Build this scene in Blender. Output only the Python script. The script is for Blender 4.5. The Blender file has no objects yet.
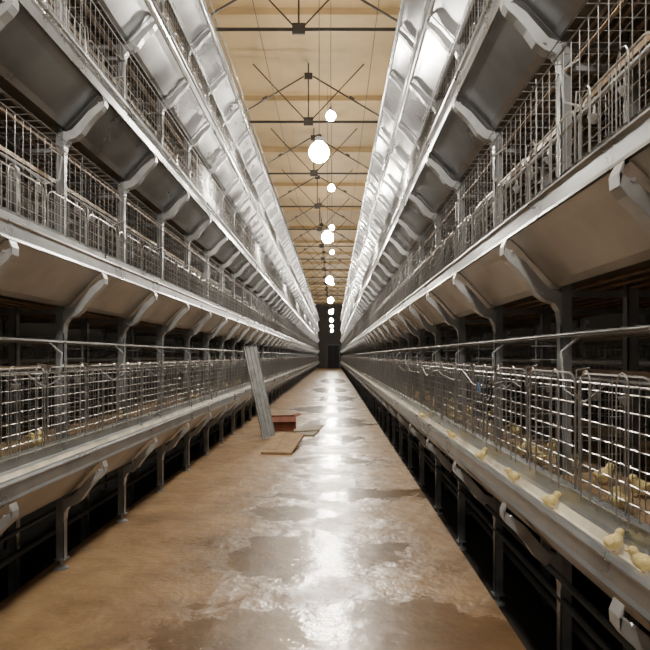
import bpy, bmesh, math, random
from mathutils import Vector, Matrix
random.seed(7)
H=1.2
XL=1.30; XR=0.70
Y0=-3.5; NMOD=63; Y1=Y0+NMOD; YE=60.5
TIERS=[-0.585+H,0.472+H,1.47+H,2.46+H,3.45+H]
scene=bpy.context.scene
coll=scene.collection

# ---------------------------------------------------------------- materials
def new_mat(name):
    m=bpy.data.materials.new(name); m.use_nodes=True
    nt=m.node_tree; b=nt.nodes['Principled BSDF']
    return m,nt,b
def mat(name,col,rough=0.5,metal=0.0,var=0.15,scale=6.0,bump=0.0,bscale=60,col2=None,stretch=(1,1,1)):
    m,nt,b=new_mat(name)
    tc=nt.nodes.new('ShaderNodeTexCoord'); mp=nt.nodes.new('ShaderNodeMapping')
    mp.inputs['Scale'].default_value=stretch
    nt.links.new(tc.outputs['Object'],mp.inputs[0])
    n=nt.nodes.new('ShaderNodeTexNoise'); n.inputs['Scale'].default_value=scale; n.inputs['Detail'].default_value=5
    nt.links.new(mp.outputs[0],n.inputs['Vector'])
    r=nt.nodes.new('ShaderNodeValToRGB')
    c2=col2 if col2 else tuple(c*(1-var*2) for c in col)
    r.color_ramp.elements[0].color=(*c2,1); r.color_ramp.elements[0].position=0.35
    r.color_ramp.elements[1].color=(*col,1); r.color_ramp.elements[1].position=0.62
    nt.links.new(n.outputs[0],r.inputs[0]); nt.links.new(r.outputs[0],b.inputs['Base Color'])
    b.inputs['Metallic'].default_value=metal
    mr=nt.nodes.new('ShaderNodeMapRange'); mr.inputs[3].default_value=rough*0.8; mr.inputs[4].default_value=min(1,rough*1.25)
    nt.links.new(n.outputs[0],mr.inputs[0]); nt.links.new(mr.outputs[0],b.inputs['Roughness'])
    if bump>0:
        n2=nt.nodes.new('ShaderNodeTexNoise'); n2.inputs['Scale'].default_value=bscale
        nt.links.new(tc.outputs['Object'],n2.inputs['Vector'])
        bp=nt.nodes.new('ShaderNodeBump'); bp.inputs['Strength'].default_value=bump; bp.inputs['Distance'].default_value=0.01
        nt.links.new(n2.outputs[0],bp.inputs['Height']); nt.links.new(bp.outputs[0],b.inputs['Normal'])
    return m
M_galv=mat('galvanised_steel',(0.44,0.46,0.48),0.36,0.4,0.14,9)
M_panel=mat('galvanised_sheet',(0.30,0.31,0.32),0.28,0.88,0.22,2.0,0.08,8)
M_panel2=mat('floor_lit_galvanised_sheet',(0.50,0.47,0.42),0.38,0.45,0.18,2.5,0.08,8)  # lower tiers: tan light reflected off the floor put into the sheet colour
M_wire=mat('zinc_wire',(0.50,0.50,0.50),0.3,0.8,0.1,5)
M_rail=mat('rail_steel',(0.42,0.45,0.48),0.28,0.7,0.18,3)
M_trough=mat('trough_plastic',(0.72,0.68,0.57),0.45,0.0,0.18,7)
M_post=mat('post_steel',(0.32,0.34,0.36),0.40,0.5,0.16,7)
M_dark=mat('dark_steel',(0.06,0.056,0.050),0.5,0.4,0.15,5)
M_belt=mat('manure_belt',(0.14,0.12,0.10),0.5,0.0,0.2,3)
M_litter=mat('cage_floor_mat',(0.26,0.18,0.10),0.8,0.0,0.2,20)
M_brown=mat('brown_rods',(0.28,0.20,0.13),0.45,0.2,0.2,12)
M_pipe=mat('grey_pvc_pipe',(0.30,0.31,0.32),0.4,0.0,0.1,4)
M_pipeb=mat('blue_grey_pipe',(0.07,0.085,0.10),0.4,0.3,0.1,4)
M_ceil=mat('ceiling_board',(0.54,0.395,0.205),0.65,0.0,0.12,0.8,0.1,30)
M_wall=mat('wall_plaster',(0.06,0.055,0.05),0.8,0.0,0.1,2)
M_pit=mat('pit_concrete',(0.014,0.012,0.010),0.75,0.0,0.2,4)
M_card=mat('cardboard',(0.38,0.25,0.13),0.8,0.0,0.18,8)
M_cardg=mat('grey_board',(0.33,0.29,0.22),0.7,0.0,0.1,8)
M_box=mat('brown_carton',(0.20,0.055,0.025),0.7,0.0,0.2,14)
M_chick=mat('chick_down',(0.93,0.77,0.36),0.95,0.0,0.08,60,0.8,350)
M_beak=mat('chick_beak',(0.75,0.38,0.16),0.5)
M_eye=mat('chick_eye',(0.01,0.01,0.01),0.15)
M_black=mat('black_plastic',(0.02,0.02,0.02),0.4)
M_tag=mat('blue_tag_plastic',(0.10,0.18,0.30),0.4)
M_cup=mat('grey_cup',(0.40,0.41,0.42),0.4)
M_door=mat('door_paint',(0.10,0.105,0.11),0.5)
M_doord=mat('doorway_shade_leaf',(0.003,0.003,0.004),0.7)  # near-black colour stands in for the dark of the doorway opening
def emis(name,col,st):
    m,nt,b=new_mat(name)
    b.inputs['Base Color'].default_value=(1,1,1,1)
    b.inputs['Emission Color'].default_value=(*col,1); b.inputs['Emission Strength'].default_value=st
    return m
M_bulb=emis('lit_bulb',(1.0,0.90,0.76),540)

# wet concrete floor
def floor_mat():
    m,nt,b=new_mat('wet_concrete'); L=nt.links.new; N=nt.nodes.new
    tc=N('ShaderNodeTexCoord')
    def noise(sc,det,ro=0.5,vec=None,col=False):
        n=N('ShaderNodeTexNoise'); n.inputs['Scale'].default_value=sc; n.inputs['Detail'].default_value=det; n.inputs['Roughness'].default_value=ro
        L(vec if vec else tc.outputs['Object'],n.inputs['Vector']); return n.outputs[1 if col else 0]
    def mapr(src,a,b_,c,d):
        n=N('ShaderNodeMapRange'); n.inputs[1].default_value=a; n.inputs[2].default_value=b_; n.inputs[3].default_value=c; n.inputs[4].default_value=d
        L(src,n.inputs[0]); return n.outputs[0]
    def math_(op,a,b_=None):
        n=N('ShaderNodeMath'); n.operation=op
        for i,v in enumerate((a,b_)):
            if v is None: continue
            if isinstance(v,(int,float)): n.inputs[i].default_value=v
            else: L(v,n.inputs[i])
        return n.outputs[0]
    n1=noise(1.8,10,0.72)
    r1=N('ShaderNodeValToRGB'); r1.color_ramp.elements[0].color=(0.15,0.088,0.040,1); r1.color_ramp.elements[0].position=0.32
    r1.color_ramp.elements[1].color=(0.40,0.262,0.132,1); r1.color_ramp.elements[1].position=0.70
    L(n1,r1.inputs[0])
    vs=N('ShaderNodeVectorMath'); vs.operation='SCALE'; vs.inputs['Scale'].default_value=1.0
    sb=N('ShaderNodeVectorMath'); sb.operation='SUBTRACT'; sb.inputs[1].default_value=(0.5,0.5,0.5)
    L(noise(1.9,10,0.66,None,True),sb.inputs[0]); L(sb.outputs[0],vs.inputs[0])
    va=N('ShaderNodeVectorMath'); va.operation='ADD'; L(tc.outputs['Object'],va.inputs[0]); L(vs.outputs[0],va.inputs[1])
    wetsum=None
    for (cx,cy,rx,ry) in ((-0.15,3.75,0.52,0.45),(0.05,2.68,0.75,0.32),(0.20,5.35,0.75,0.18),(-0.15,6.2,0.35,0.14),(0.05,7.1,0.42,0.40),(-0.3,4.75,0.35,0.2),(-0.05,8.9,0.42,0.6),(0.1,11.2,0.5,0.8),(-0.2,14.0,0.6,0.9),(0.1,17.5,0.5,1.3),(-0.1,22.0,0.6,2.0),(0.0,30,0.6,3.5)):
        s1=N('ShaderNodeVectorMath'); s1.operation='SUBTRACT'; s1.inputs[1].default_value=(cx,cy,0); L(va.outputs[0],s1.inputs[0])
        s2=N('ShaderNodeVectorMath'); s2.operation='MULTIPLY'; s2.inputs[1].default_value=(1/rx,1/ry,0); L(s1.outputs[0],s2.inputs[0])
        s3=N('ShaderNodeVectorMath'); s3.operation='LENGTH'; L(s2.outputs[0],s3.inputs[0])
        v=mapr(s3.outputs['Value'],0.0,2.0,1.0,0.0)
        wetsum=v if wetsum is None else math_('MAXIMUM',wetsum,v)
    fine=noise(5,8,0.7)
    wet=math_('ADD',wetsum,mapr(fine,0,1,-0.25,0.25))
    pud=mapr(wet,0.46,0.52,0,1)
    sx=N('ShaderNodeSeparateXYZ'); L(tc.outputs['Object'],sx.inputs[0])
    band=mapr(math_('ABSOLUTE',math_('ADD',sx.outputs[0],0.05)),0.2,1.0,0.36,0.0)
    damp=mapr(math_('MAXIMUM',wet,math_('ADD',band,mapr(noise(2.6,9,0.7),0.3,0.7,-0.26,0.26))),0.20,0.42,0,1)
    mx=N('ShaderNodeMixRGB'); mx.blend_type='MULTIPLY'; L(damp,mx.inputs[0]); L(r1.outputs[0],mx.inputs[1]); mx.inputs[2].default_value=(0.85,0.81,0.76,1)
    mx2=N('ShaderNodeMixRGB'); mx2.blend_type='MULTIPLY'; L(pud,mx2.inputs[0]); L(mx.outputs[0],mx2.inputs[1]); mx2.inputs[2].default_value=(0.70,0.68,0.64,1)
    L(mx2.outputs[0],b.inputs['Base Color'])
    L(mapr(damp,0,1,0.52,0.34),b.inputs['Roughness'])
    L(mapr(damp,0,1,0.12,1.0),b.inputs['Coat Weight'])
    cr=math_('ADD',mapr(pud,0,1,0.25,0.07),mapr(noise(3,6,0.6),0.42,0.62,0.0,0.10))
    L(cr,b.inputs['Coat Roughness']); b.inputs['Coat IOR'].default_value=2.0
    h=math_('ADD',math_('MULTIPLY',noise(30,5,0.6),0.22),noise(6,3))
    bp=N('ShaderNodeBump'); bp.inputs['Distance'].default_value=0.03; L(mapr(pud,0,1,0.55,0.1),bp.inputs['Strength']); L(h,bp.inputs['Height'])
    L(bp.outputs[0],b.inputs['Normal'])
    bp2=N('ShaderNodeBump'); bp2.inputs['Distance'].default_value=0.03; L(mapr(pud,0,1,0.60,0.26),bp2.inputs['Strength']); L(h,bp2.inputs['Height'])
    L(bp2.outputs[0],b.inputs['Coat Normal'])
    return m
M_floor=floor_mat()

# ---------------------------------------------------------------- mesh helpers
class MB:
    def __init__(s): s.v=[]; s.f=[]; s.mi=[]
    def add(s,vs,fs,mi=0):
        o=len(s.v); s.v+= [tuple(v) for v in vs]; s.f+=[tuple(i+o for i in f) for f in fs]; s.mi+=[mi]*len(fs)
    def box(s,x0,x1,y0,y1,z0,z1,mi=0):
        vs=[(x,y,z) for x in (x0,x1) for y in (y0,y1) for z in (z0,z1)]
        s.add(vs,[(0,1,3,2),(4,6,7,5),(0,4,5,1),(2,3,7,6),(0,2,6,4),(1,5,7,3)],mi)
    def tube(s,pts,r,n=5,mi=0,cap=True,radii=None):
        pts=[Vector(p) for p in pts]; rings=[]
        for i,p in enumerate(pts):
            if i==0: t=pts[1]-pts[0]
            elif i==len(pts)-1: t=pts[-1]-pts[-2]
            else: t=(pts[i+1]-p).normalized()+(p-pts[i-1]).normalized()
            t.normalize()
            up=Vector((1,0,0)) if abs(t.x)<0.8 else Vector((0,0,1))
            a=t.cross(up).normalized(); b=t.cross(a).normalized()
            rr=radii[i] if radii else r
            rings.append([p+rr*(math.cos(2*math.pi*k/n)*a+math.sin(2*math.pi*k/n)*b) for k in range(n)])
        vs=[v for rg in rings for v in rg]; fs=[]
        for i in range(len(pts)-1):
            for k in range(n):
                fs.append((i*n+k,i*n+(k+1)%n,(i+1)*n+(k+1)%n,(i+1)*n+k))
        if cap:
            fs.append(tuple(range(n))); fs.append(tuple((len(pts)-1)*n+k for k in range(n)))
        s.add(vs,fs,mi)
    def prism(s,poly,y0,y1,mi=0,cap=True):
        n=len(poly)
        vs=[(x,y0,z) for x,z in poly]+[(x,y1,z) for x,z in poly]
        fs=[(i,(i+1)%n,n+(i+1)%n,n+i) for i in range(n)]
        if cap: fs+= [tuple(range(n)),tuple(range(n,2*n))]
        s.add(vs,fs,mi)
    def sheet(s,line,t,y0,y1,mi=0):
        P=[Vector((a,b)) for a,b in line]; nrm=[]
        for i in range(len(P)):
            d=Vector((0,0))
            if i>0: d+=(P[i]-P[i-1]).normalized()
            if i<len(P)-1: d+=(P[i+1]-P[i]).normalized()
            d.normalize(); nrm.append(Vector((-d.y,d.x)))
        for i in range(len(P)-1):
            q=[P[i]+nrm[i]*t/2,P[i+1]+nrm[i+1]*t/2,P[i+1]-nrm[i+1]*t/2,P[i]-nrm[i]*t/2]
            s.prism([(a.x,a.y) for a in q],y0,y1,mi)
    def lathe(s,prof,c,n=16,mi=0):
        vs=[];fs=[]
        for r,z in prof:
            for k in range(n):
                a=2*math.pi*k/n; vs.append((c[0]+r*math.cos(a),c[1]+r*math.sin(a),c[2]+z))
        for i in range(len(prof)-1):
            for k in range(n): fs.append((i*n+k,i*n+(k+1)%n,(i+1)*n+(k+1)%n,(i+1)*n+k))
        fs.append(tuple(range(n))); fs.append(tuple((len(prof)-1)*n+k for k in range(n)))
        s.add(vs,fs,mi)
    def obj(s,name,mats,parent=None,smooth=False,loc=(0,0,0)):
        me=bpy.data.meshes.new(name); me.from_pydata(s.v,[],s.f); 
        if not isinstance(mats,(list,tuple)): mats=[mats]
        for m in mats: me.materials.append(m)
        me.polygons.foreach_set('material_index',s.mi)
        bm=bmesh.new(); bm.from_mesh(me); bmesh.ops.recalc_face_normals(bm,faces=bm.faces); bm.to_mesh(me); bm.free()
        if smooth: me.polygons.foreach_set('use_smooth',[True]*len(me.polygons))
        o=bpy.data.objects.new(name,me); coll.objects.link(o); o.location=loc
        if parent: o.parent=parent
        return o
def empty(name,loc=(0,0,0)):
    e=bpy.data.objects.new(name,None); coll.objects.link(e); e.location=loc; return e
def arr(o,n=NMOD,d=1.0):
    m=o.modifiers.new('array','ARRAY'); m.use_relative_offset=False; m.use_constant_offset=True
    m.constant_offset_displace=(0,d,0); m.count=n

# ---------------------------------------------------------------- cage rows
def cage_row(s,X0):
    root=empty('chicken_cage_row')
    X=lambda u: s*(X0+u)
    rails=MB(); trough=MB(); pipes=MB(); belt=MB(); cfl=MB(); rods=MB(); pit=MB(); cups=MB()
    panel=MB(); brk=MB(); post=MB(); wire=MB(); roof=MB()
    for ti,z in enumerate(TIERS):
        fh=0.53 if ti==0 else 0.34
        pm=1 if ti<=1 else 0
        rails.sheet([(X(0.018),z+0.003),(X(0),z),(X(0.006),z+0.012),(X(0.006),z+0.060),(X(-0.002),z+0.070),(X(0.004),z+0.080),(X(0.02),z+0.080)],0.003,Y0,Y1)
        trough.sheet([(X(0.02),z+0.078),(X(0.03),z+0.056),(X(0.07),z+0.056),(X(0.085),z+0.09)],0.004,Y0,Y1)
        rails.sheet([(X(0.100),z+0.083),(X(0.080),z+0.088),(X(0.086),z+0.098),(X(0.086),z+0.142),(X(0.080),z+0.150),(X(0.10),z+0.156)],0.003,Y0,Y1)
        if ti>=2:
            rails.tube([(X(-0.005),Y0,z+0.10),(X(-0.005),Y1,z+0.10)],0.013,8)
        pipes.tube([(X(0.30),Y0,z+0.50),(X(0.30),Y1,z+0.50)],0.011,8)
        pipes.tube([(X(0.62),Y0,z+0.56),(X(0.62),Y1,z+0.56)],0.022,8)
        rods.box(*sorted((X(0.285),X(0.315))),Y0,Y1,z+0.513,z+0.535)
        belt.box(*sorted((X(0.26),X(1.15))),Y0,Y1,z-0.16,z-0.15)
        belt.box(*sorted((X(0.225),X(0.26))),Y0,Y1,z-0.17,z-0.12)
        cfl.box(*sorted((X(0.11),X(1.15))),Y0,Y1,z+0.10,z+0.11)
        for k in range(9):
            u=0.30+k*0.095
            rods.tube([(X(u),Y0,z-0.195),(X(u),Y1,z-0.195)],0.009,5)
        for u in (0.235,0.52,1.12):
            rods.tube([(X(u),Y0,z+0.665),(X(u),Y1,z+0.665)],0.009,5)
        p=[(X(0.010),z-0.002),(X(0.045),z-0.035),(X(0.175),z-0.175),(X(0.205),z-0.195),(X(0.22),z-0.175)]
        panel.sheet(p,0.003,0.012,0.988,pm)
        p2=[(a,b-0.005) for a,b in p]
        panel.sheet(p2,0.005,0.975,1.02,pm)
        up=[(-0.008,-0.008),(-0.020,-0.036),(0.02,-0.062),(0.07,-0.100),(0.12,-0.158),(0.16,-0.202),(0.20,-0.216),(0.212,-0.222)]
        lo=[(-0.018,-0.066),(0.00,-0.090),(0.035,-0.122),(0.075,-0.168),(0.11,-0.220),(0.145,-0.248),(0.185,-0.260),(0.205,-0.292),(0.212,-0.345)]
        for i in range(len(up)-1):
            brk.prism([(X(up[i][0]),z+up[i][1]),(X(up[i+1][0]),z+up[i+1][1]),(X(lo[i+1][0]),z+lo[i+1][1]),(X(lo[i][0]),z+lo[i][1])],-0.030,-0.026)
        brk.prism([(X(up[-1][0]),z+up[-1][1]),(X(lo[-1][0]),z+lo[-1][1]),(X(lo[-2][0]),z+lo[-2][1])],-0.030,-0.026)
        for (q) in (up,lo):
            brk.sheet([(X(a),z+b) for a,b in q],0.003,-0.0285,0.026)
        brk.sheet([(X(-0.020),z-0.036),(X(-0.018),z-0.066)],0.003,-0.0285,0.026)
        for (a,b) in ((0.01,-0.055),(0.14,-0.220)):
            brk.tube([(X(a),-0.036,z+b),(X(a),-0.026,z+b)],0.006,6)
        zb=z+0.135; zt=z+fh
        for dnum in range(2):
            a=0.015+dnum*0.5; b=a+0.47; R=0.055
            path=[(a,zb)]
            for k in range(5):
                t=math.pi/2*k/4; path.append((a+R-R*math.cos(t),zt-R+R*math.sin(t)))
            for k in range(5):
                t=math.pi/2*k/4; path.append((b-R+R*math.sin(t),zt-R+R*math.cos(t)))
            path.append((b,zb))
            wire.tube([(X(0.088),y,zz) for y,zz in path],0.0038,5,cap=False)
            nv=6
            for k in range(1,nv):
                y=a+(b-a)*k/nv
                wire.tube([(X(0.088),y,zb),(X(0.088),y,zt)],0.0020,4,cap=False)
            nh=int((fh-0.135)/0.048)
            for k in range(0,nh):
                zz=zb+0.01+k*0.048
                wire.tube([(X(0.090),a,zz),(X(0.090),b,zz)],0.0020,4,cap=False)
            wire.tube([(X(0.08),b-0.05,zt-0.10),(X(0.055),b-0.05,zt-0.06),(X(0.06),b-0.05,zt+0.012),(X(0.10),b-0.05,zt+0.018)],0.003,4)
            for yy in (a+0.10,a+0.34):
                hp=[(X(0.07),yy+0.035-0.035*math.cos(math.pi*k/6),zt-0.03+0.04*math.sin(math.pi*k/6)) for k in range(7)]
                wire.tube([(X(0.07),yy,zb)]+hp+[(X(0.07),yy+0.07,zb)],0.0026,4,cap=False)
        wire.tube([(X(0.105),0,zt-0.03),(X(0.105),1,zt-0.03)],0.0035,4,cap=False)
        if ti>0: wire.tube([(X(0.105),0,z+0.60),(X(0.105),1,z+0.60)],0.0035,4,cap=False)
        for k in range(14):
            wire.tube([(X(0.108),k/14+0.03,zb),(X(0.108),k/14+0.03,z+(0.60 if ti>0 else 0.50))],0.0017,4,cap=False)
        for k in range(4):
            y=0.12+k*0.25
            cups.tube([(X(0.30),y,z+0.49),(X(0.30),y,z+0.455)],0.006,6)
            cups.lathe([(0.008,-0.085),(0.026,-0.060),(0.028,-0.055),(0.022,-0.058)],(X(0.30),y,z+0.50),8)
        # drop hose looping from the water line
        cups.tube([(X(0.29),0.70,z+0.50),(X(0.20),0.72,z+0.42),(X(0.15),0.78,z+0.46),(X(0.16),0.84,z+0.60),(X(0.24),0.86,z+0.66)],0.005,5)
        for k in range(11):
            u=0.11+k*0.10
            roof.tube([(X(u),0,z+0.66),(X(u),1,z+0.66)],0.0026,4,cap=False)
        for k in range(12):
            roof.tube([(X(0.11),k/12,z+0.665),(X(1.1),k/12,z+0.665)],0.002,4,cap=False)
        for k in range(10):
            zz=z+0.13+k*0.055
            roof.tube([(X(0.11),0.03,zz),(X(1.1),0.03,zz)],0.0022,4,cap=False)
        for k in range(11):
            roof.tube([(X(0.13+k*0.095),0.034,z+0.12),(X(0.13+k*0.095),0.034,z+0.66)],0.0022,4,cap=False)
        for k in range(10):
            roof.tube([(X(1.12),0,z+0.13+k*0.055),(X(1.12),1,z+0.13+k*0.055)],0.0022,4,cap=False)
        for k in range(12):
            roof.tube([(X(1.125),k/12,z+0.12),(X(1.125),k/12,z+0.66)],0.0024,4,cap=False)
        post.box(*sorted((X(0.22),X(1.15))),-0.012,0.012,z-0.235,z-0.21)
        post.box(*sorted((X(0.22),X(1.15))),-0.010,0.010,z+0.675,z+0.695)
    top=TIERS[-1]+0.36
    def cpost(u,w,d,zbase):
        post.box(*sorted((X(u-d/2),X(u-d/2+0.005))),-w/2,w/2,zbase,top)
        post.box(*sorted((X(u-d/2),X(u+d/2))),-w/2,-w/2+0.004,zbase,top)
        post.box(*sorted((X(u-d/2),X(u+d/2))),w/2-0.004,w/2,zbase,top)
    fz=0.0 if s<0 else -0.2
    cpost(0.232,0.045,0.045,fz+0.05)
    cpost(0.50,0.045,0.045,-0.2)
    cpost(1.10,0.045,0.045,-0.2)
    foot=MB()
    foot.tube([(X(0.232),0,fz+0.012),(X(0.232),0,fz+0.09)],0.009,8)
    foot.lathe([(0.04,0.0),(0.04,0.008),(0.022,0.014)],(X(0.232),0,fz),12)
    foot.box(*sorted((X(0.20),X(0.264))),-0.03,0.03,fz+0.055,fz+0.062)
    if s>0:
        for (u,zz,r) in ((0.16,0.36,0.012),(0.22,0.22,0.014),(0.30,0.08,0.02),(0.42,-0.02,0.03)):
            pit.tube([(X(u),Y0,zz),(X(u),Y1,zz)],r,8)
        zc=TIERS[0]+0.50; cbl=MB(); pts=[]
        n=34
        for i in range(n+1):
            y=2.5+i*0.14; ph=(y%0.9)/0.9
            pts.append((X(0.060+0.008*math.sin(5*y)),y,zc-0.07*4*ph*(1-ph)+0.010*math.sin(11*y)))
        cbl.tube(pts,0.0032,6)
        cbl.tube([(X(0.055),3.0+0.05*math.cos(t*0.5),zc-0.08+0.05*math.sin(t*0.5)) for t in range(40)],0.0028,6)
        cbl.box(*sorted((X(0.05),X(0.058))),3.18,3.23,zc-0.10,zc-0.05,1)
        cbl.obj('sensor_cable',[M_black,M_tag],root,False)
    else:
        for (u,zz,r) in ((0.27,0.33,0.012),(0.42,0.12,0.02)):
            pit.tube([(X(u),Y0,zz),(X(u),Y1,zz)],r,8)
    rails.obj('trough_rail',M_rail,root); trough.obj('feed_trough',M_trough,root)
    pipes.obj('water_pipe',M_pipe,root,True); belt.obj('manure_belt',M_belt,root); cfl.obj('cage_floor',M_litter,root)
    rods.obj('belt_support_rods',M_brown,root); pit.obj('under_cage_pipes',M_pipeb,root,True)
    for mb,n,m in ((panel,'trough_panel',[M_panel,M_panel2]),(brk,'trough_bracket',M_galv),(post,'upright_post',M_post),(wire,'wire_door',M_wire),(roof,'cage_wire_mesh',M_post),(foot,'post_foot',M_post),(cups,'drinker_cups',M_cup)):
        o=mb.obj(n,m,root,loc=(0,Y0,0)); arr(o)
    return root
cage_row(-1,XL)
cage_row(1,XR)

# ---------------------------------------------------------------- shell
f=MB(); f.box(-1.62,0.79,-4,YE,-0.25,0.0); f.obj('floor',M_floor)
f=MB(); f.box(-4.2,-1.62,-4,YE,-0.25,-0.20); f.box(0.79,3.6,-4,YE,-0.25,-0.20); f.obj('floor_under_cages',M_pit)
w=MB(); w.box(-4.3,-4.2,-4,YE+0.1,-0.25,6.2); w.obj('wall_left',M_wall)
w=MB(); w.box(3.6,3.7,-4,YE+0.1,-0.25,6.2); w.obj('wall_right',M_wall)
CZ=H+5.0
w=MB(); w.box(-4.3,3.7,-4,YE+0.1,CZ,CZ+0.1); w.obj('ceiling',M_ceil)
w=MB()
for x in (-2.1,-0.9,0.3,1.5,2.7):
    w.box(x-0.012,x+0.012,-4,YE,CZ-0.02,CZ)
for k in range(21):
    w.box(-4.2,3.6,k*3.0-3.1,k*3.0-3.0,CZ-0.10,CZ)
w.obj('trim_ceiling_battens',M_ceil)
yw=YE
w=MB(); w.box(-4.3,3.7,yw,yw+0.1,-0.25,CZ); w.obj('wall_far',M_wall)
d=MB(); y2=yw-0.01
a,b,h=-0.55,0.62,2.25
d.box(a-0.06,a,y2-0.08,y2,0,h+0.06,0); d.box(b,b+0.06,y2-0.08,y2,0,h+0.06,0); d.box(a-0.06,b+0.06,y2-0.08,y2,h,h+0.06,0)
mid=(a+b)/2
for (p,q) in ((a,mid-0.01),(mid+0.01,b)):
    d.box(p,q,y2-0.04,y2,0,h,1); d.box(p+0.08,q-0.08,y2-0.05,y2-0.04,1.2,h-0.12,1); d.box(p+0.08,q-0.08,y2-0.05,y2-0.04,0.12,1.05,1)
d.tube([(mid-0.05,y2-0.08,1.0),(mid-0.05,y2-0.08,1.2)],0.012,6,0)
d.obj('door_1',[M_door,M_doord])

# roof trusses
tr=MB()
for k in range(20):
    y=1.6+k*3.0
    if y>YE-0.3: break
    z=H+4.0
    tr.box(-4.2,3.6,y-0.004,y+0.004,z-0.018,z+0.018); tr.box(-4.2,3.6,y-0.018,y+0.018,z+0.014,z+0.018)
    x=-0.42
    tr.tube([(x,y,z),(x,y,CZ)],0.013,6)
    tr.box(x-0.08,x+0.08,y-0.012,y+0.012,z-0.06,z+0.08)
    tr.box(x-0.07,x+0.07,y-0.012,y+0.012,z+0.73,z+0.84)
    for sx in (-1,1):
        xx=x+sx*1.35
        tr.tube([(xx,y,z+0.02),(x+sx*0.08,y,z+0.78)],0.014,6)
        tr.tube([(x+sx*0.70,y,z+0.425),(x+sx*0.78,y,z+0.38)],0.030,8)
        tr.tube([(x+sx*0.05,y+0.02,z+0.04),(x+sx*0.95,y+0.02,CZ)],0.010,6)
        tr.box(xx-0.06,xx+0.06,y-0.012,y+0.012,z-0.06,z+0.09)
        tr.tube([(xx,y,z),(xx+sx*0.5,y,CZ)],0.012,6)
tr.obj('roof_truss',M_dark)
cb=MB()
for x,zz in ((-0.95,4.2),(0.55,4.25)):
    cb.tube([(x,-4,H+zz),(x,YE,H+zz)],0.005,5)
cb.obj('overhead_cable',M_dark)

# ---------------------------------------------------------------- lamps
def lamp(x,y,z,r=0.075):
    root=empty('pendant_bulb',(x,y,z))
    g=MB()
    prof=[(0.001,-r)]
    for k in range(1,11):
        t=math.pi*k/12; prof.append((r*math.sin(t),-r*math.cos(t)))
    prof+= [(r*0.42,r*0.98),(r*0.38,r*1.04)]
    g.lathe(prof,(0,0,0),16); g.obj('bulb_glass',M_bulb,root,True)
    c=MB(); c.lathe([(r*0.40,r*1.03),(r*0.42,r*1.5),(r*0.30,r*1.7),(r*0.10,r*1.8)],(0,0,0),14)
    c.tube([(0,0,r*1.75),(0,0,CZ-z)],0.0035,5); c.obj('socket_and_cord',M_black,root)
LOW=2.2+H; HI=3.25+H
for y in (-2.2,1.8,6.7,11.5,18.0,24.5,31.0,38.0,46.0,54.0):
    lamp(-0.15 if y<10 else -0.1,y,LOW,0.11)
for y in (0.2,8.4,12.0,15.7,19.4,28,36,44,56):
    lamp(-0.03,y,HI,0.066)
for y in (3.0,10.0,17.0,26.0):
    lamp(-3.2,y,LOW+0.3,0.05); lamp(2.75,y,LOW+0.3,0.05)

# ---------------------------------------------------------------- leaning trough section
def leaning():
    g=MB(); Lh=1.36; W=0.20; t=0.003
    prof=[(-W/2,0.035),(-W/2,0.0),(-W/2+0.03,0.0),(-W/2+0.04,0.012),(-W/2+0.055,0.0),(-0.01,0.0),(0.0,0.012),(0.01,0.0),(W/2-0.055,0.0),(W/2-0.04,0.012),(W/2-0.03,0.0),(W/2,0.0),(W/2,0.035)]
    g.sheet(prof,t,0,Lh)
    g.box(-W/2,W/2,0.0,0.004,0.0,0.035); g.box(-W/2,W/2,Lh-0.004,Lh,0.0,0.035)
    for k in range(12):
        for xx in (-0.035,0.035): g.tube([(xx,0.08+k*0.11,-0.002),(xx,0.08+k*0.11,0.004)],0.008,6)
    o=g.obj('spare_trough_section',M_galv)
    b=Vector((-0.93,8.95,0.03)); tp=Vector((-1.235,9.12,1.36))
    yax=(tp-b).normalized(); zax=Vector((0.55,-1,0.1)); xax=yax.cross(zax).normalized(); zax=xax.cross(yax).normalized()
    o.matrix_world=Matrix.Translation(b)@Matrix((xax,yax,zax)).transposed().to_4x4()
leaning()
def sheet4(g,p,t=0.012,mi=0):
    p=[Vector(q) for q in p]; g.add(list(p)+[q+Vector((0,0,t)) for q in p],[(3,2,1,0),(4,5,6,7),(0,1,5,4),(1,2,6,5),(2,3,7,6),(3,0,4,7)],mi)
g=MB()
sheet4(g,[(-0.88,7.55,0.0),(-0.50,7.50,0.0),(-0.40,8.70,0.08),(-0.78,8.75,0.10)],0.03)
sheet4(g,[(-0.84,7.7,0.035),(-0.70,7.69,0.035),(-0.66,8.7,0.125),(-0.76,8.7,0.125)],0.01)
g.obj('flattened_cardboard_box',M_card)
g=MB(); sheet4(g,[(-0.62,9.3,0.0),(-0.28,9.25,0.0),(-0.16,10.6,0.0),(-0.5,10.7,0.0)],0.025)
sheet4(g,[(-0.60,9.5,0.026),(-0.20,9.75,0.026),(-0.24,10.05,0.026),(-0.62,9.8,0.026)],0.02)
g.obj('board_offcut',M_cardg)
g=MB(); a,b,h,t=0.21,0.17,0.22,0.006
g.box(-a,a,-b,b,0,t); g.box(-a,-a+t,-b,b,t,h); g.box(a-t,a,-b,b,t,h); g.box(-a,a,-b,-b+t,t,h); g.box(-a,a,b-t,b,t,h)
sheet4(g,[(-a,-b,h),(a,-b,h),(a-0.02,-b-0.10,h-0.07),(-a+0.02,-b-0.10,h-0.07)],0.005)
sheet4(g,[(a,-b,h),(a,b,h),(a+0.10,b-0.02,h+0.03),(a+0.10,-b+0.02,h+0.03)],0.005)
sheet4(g,[(-a,-b,h),(-a,b,h),(-a-0.05,b-0.02,h+0.08),(-a-0.05,-b+0.02,h+0.08)],0.005)
o=g.obj('open_carton',M_box); o.location=(-0.84,10.1,0.0); o.rotation_euler=(0,0,0.25)

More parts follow.
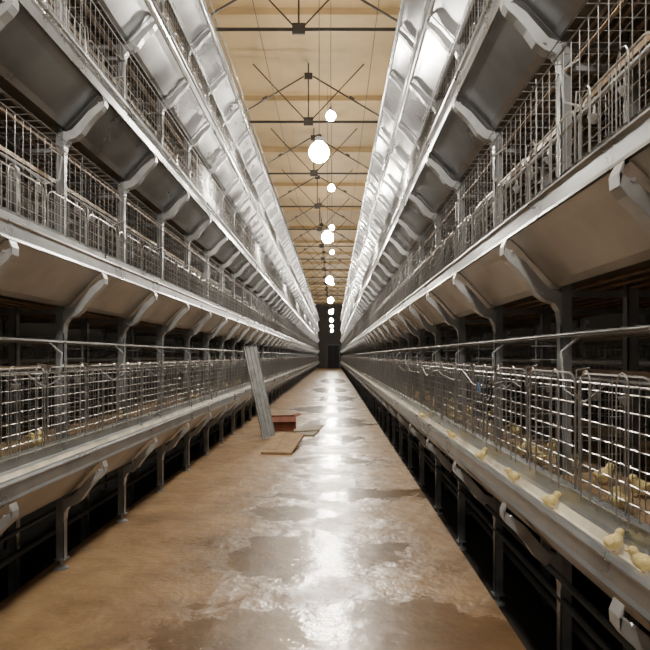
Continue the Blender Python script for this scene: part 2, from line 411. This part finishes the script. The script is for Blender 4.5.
# ---------------------------------------------------------------- chicks
def chick_mesh():
    bm=bmesh.new()
    def ell(c,r,rot=None,seg=16):
        ret=bmesh.ops.create_uvsphere(bm,u_segments=seg,v_segments=12,radius=1.0)
        M=Matrix.Translation(c)@(rot if rot else Matrix.Identity(4))@Matrix.Diagonal((*r,1))
        bmesh.ops.transform(bm,matrix=M,verts=ret['verts'])
    R=lambda a: Matrix.Rotation(a,4,'Y')
    ell((0,0,0.038),(0.034,0.027,0.026),R(-0.15))
    ell((0.015,0,0.045),(0.021,0.022,0.023))
    ell((0.023,0,0.057),(0.015,0.015,0.017),R(0.25))
    ell((0.030,0,0.069),(0.0175,0.0160,0.0155))
    ell((-0.033,0,0.042),(0.013,0.009,0.007),R(0.5))
    for s in (-1,1):
        ell((-0.004,s*0.0250,0.041),(0.020,0.005,0.012),R(0.25))
        ell((-0.002,s*0.011,0.022),(0.011,0.010,0.012))
    me=bpy.data.meshes.new('tmp'); bm.to_mesh(me); bm.free()
    o=bpy.data.objects.new('tmp',me); coll.objects.link(o)
    m=o.modifiers.new('r','REMESH'); m.mode='VOXEL'; m.voxel_size=0.0032
    m=o.modifiers.new('s','SMOOTH'); m.iterations=3
    dg=bpy.context.evaluated_depsgraph_get(); ev=o.evaluated_get(dg); em=ev.to_mesh()
    vs=[tuple(v.co) for v in em.vertices]; fs=[tuple(p.vertices) for p in em.polygons]
    ev.to_mesh_clear(); bpy.data.objects.remove(o)
    g=MB(); g.add(vs,fs,0)
    g.tube([(0.044,0,0.068),(0.050,0,0.0665),(0.056,0,0.0645)],0.003,6,1,radii=[0.0048,0.0035,0.0006])
    for s in (-1,1):
        g.lathe([(0.0003,-0.0022),(0.0020,-0.001),(0.0020,0.001),(0.0003,0.0022)],(0.0385,s*0.0135,0.072),8,2)
        g.tube([(-0.002,s*0.011,0.014),(-0.004,s*0.011,0.008),(0.0,s*0.011,0.002)],0.0018,5,1)
        for a in (-0.5,0,0.5,math.pi):
            l=0.014 if a!=math.pi else 0.008
            g.tube([(0.0,s*0.011,0.002),(l*math.cos(a),s*0.011+l*math.sin(a),0.0012)],0.0013,4,1)
    return g
CG=chick_mesh()
proto=CG.obj('chick',[M_chick,M_beak,M_eye],smooth=True)
cme=proto.data; bpy.data.objects.remove(proto)
zA=TIERS[0]
def chick(x,y,z,rot,sc=1.0):
    o=bpy.data.objects.new('baby_chick',cme); coll.objects.link(o); o.location=(x,y,z); o.rotation_euler=(0,0,rot); o.scale=(sc,)*3
tx=XR+0.050
for y,rot in ((1.50,2.6),(1.66,0.3),(2.14,-0.5),(2.58,3.3),(3.14,0.3),(3.9,2.9),(5.2,2.0)):
    chick(tx,y,zA+0.058,rot,0.76)
fl=MB(); mats=[M_chick,M_beak,M_eye]
def flock(n,s,X0):
    for i in range(n):
        y=random.uniform(1.3,11) ; u=random.uniform(0.15,0.55); a=random.uniform(0,6.28); sc=random.uniform(0.82,0.98)
        M=Matrix.Translation((s*(X0+u),y,zA+0.110))@Matrix.Rotation(a,4,'Z')@Matrix.Scale(sc,4)
        o=len(fl.v); fl.v+=[tuple(M@Vector(v)) for v in CG.v]; fl.f+=[tuple(k+o for k in f) for f in CG.f]; fl.mi+=CG.mi
flock(36,1,XR); flock(14,-1,XL)
fl.obj('chick_flock',mats,smooth=True)

# ---------------------------------------------------------------- world + camera
w=bpy.data.worlds.new('World'); scene.world=w; w.use_nodes=True
bg=w.node_tree.nodes['Background']; bg.inputs[0].default_value=(1.0,0.93,0.83,1); bg.inputs[1].default_value=0.35
cam=bpy.data.cameras.new('camera'); co=bpy.data.objects.new('camera',cam); coll.objects.link(co)
co.location=(0,0,H); co.rotation_euler=(math.radians(90),0,0)
cam.sensor_width=36; cam.lens=36*620/650
cam.shift_x=-8/650; cam.shift_y=31/650
cam.clip_start=0.02; cam.clip_end=200
scene.camera=co
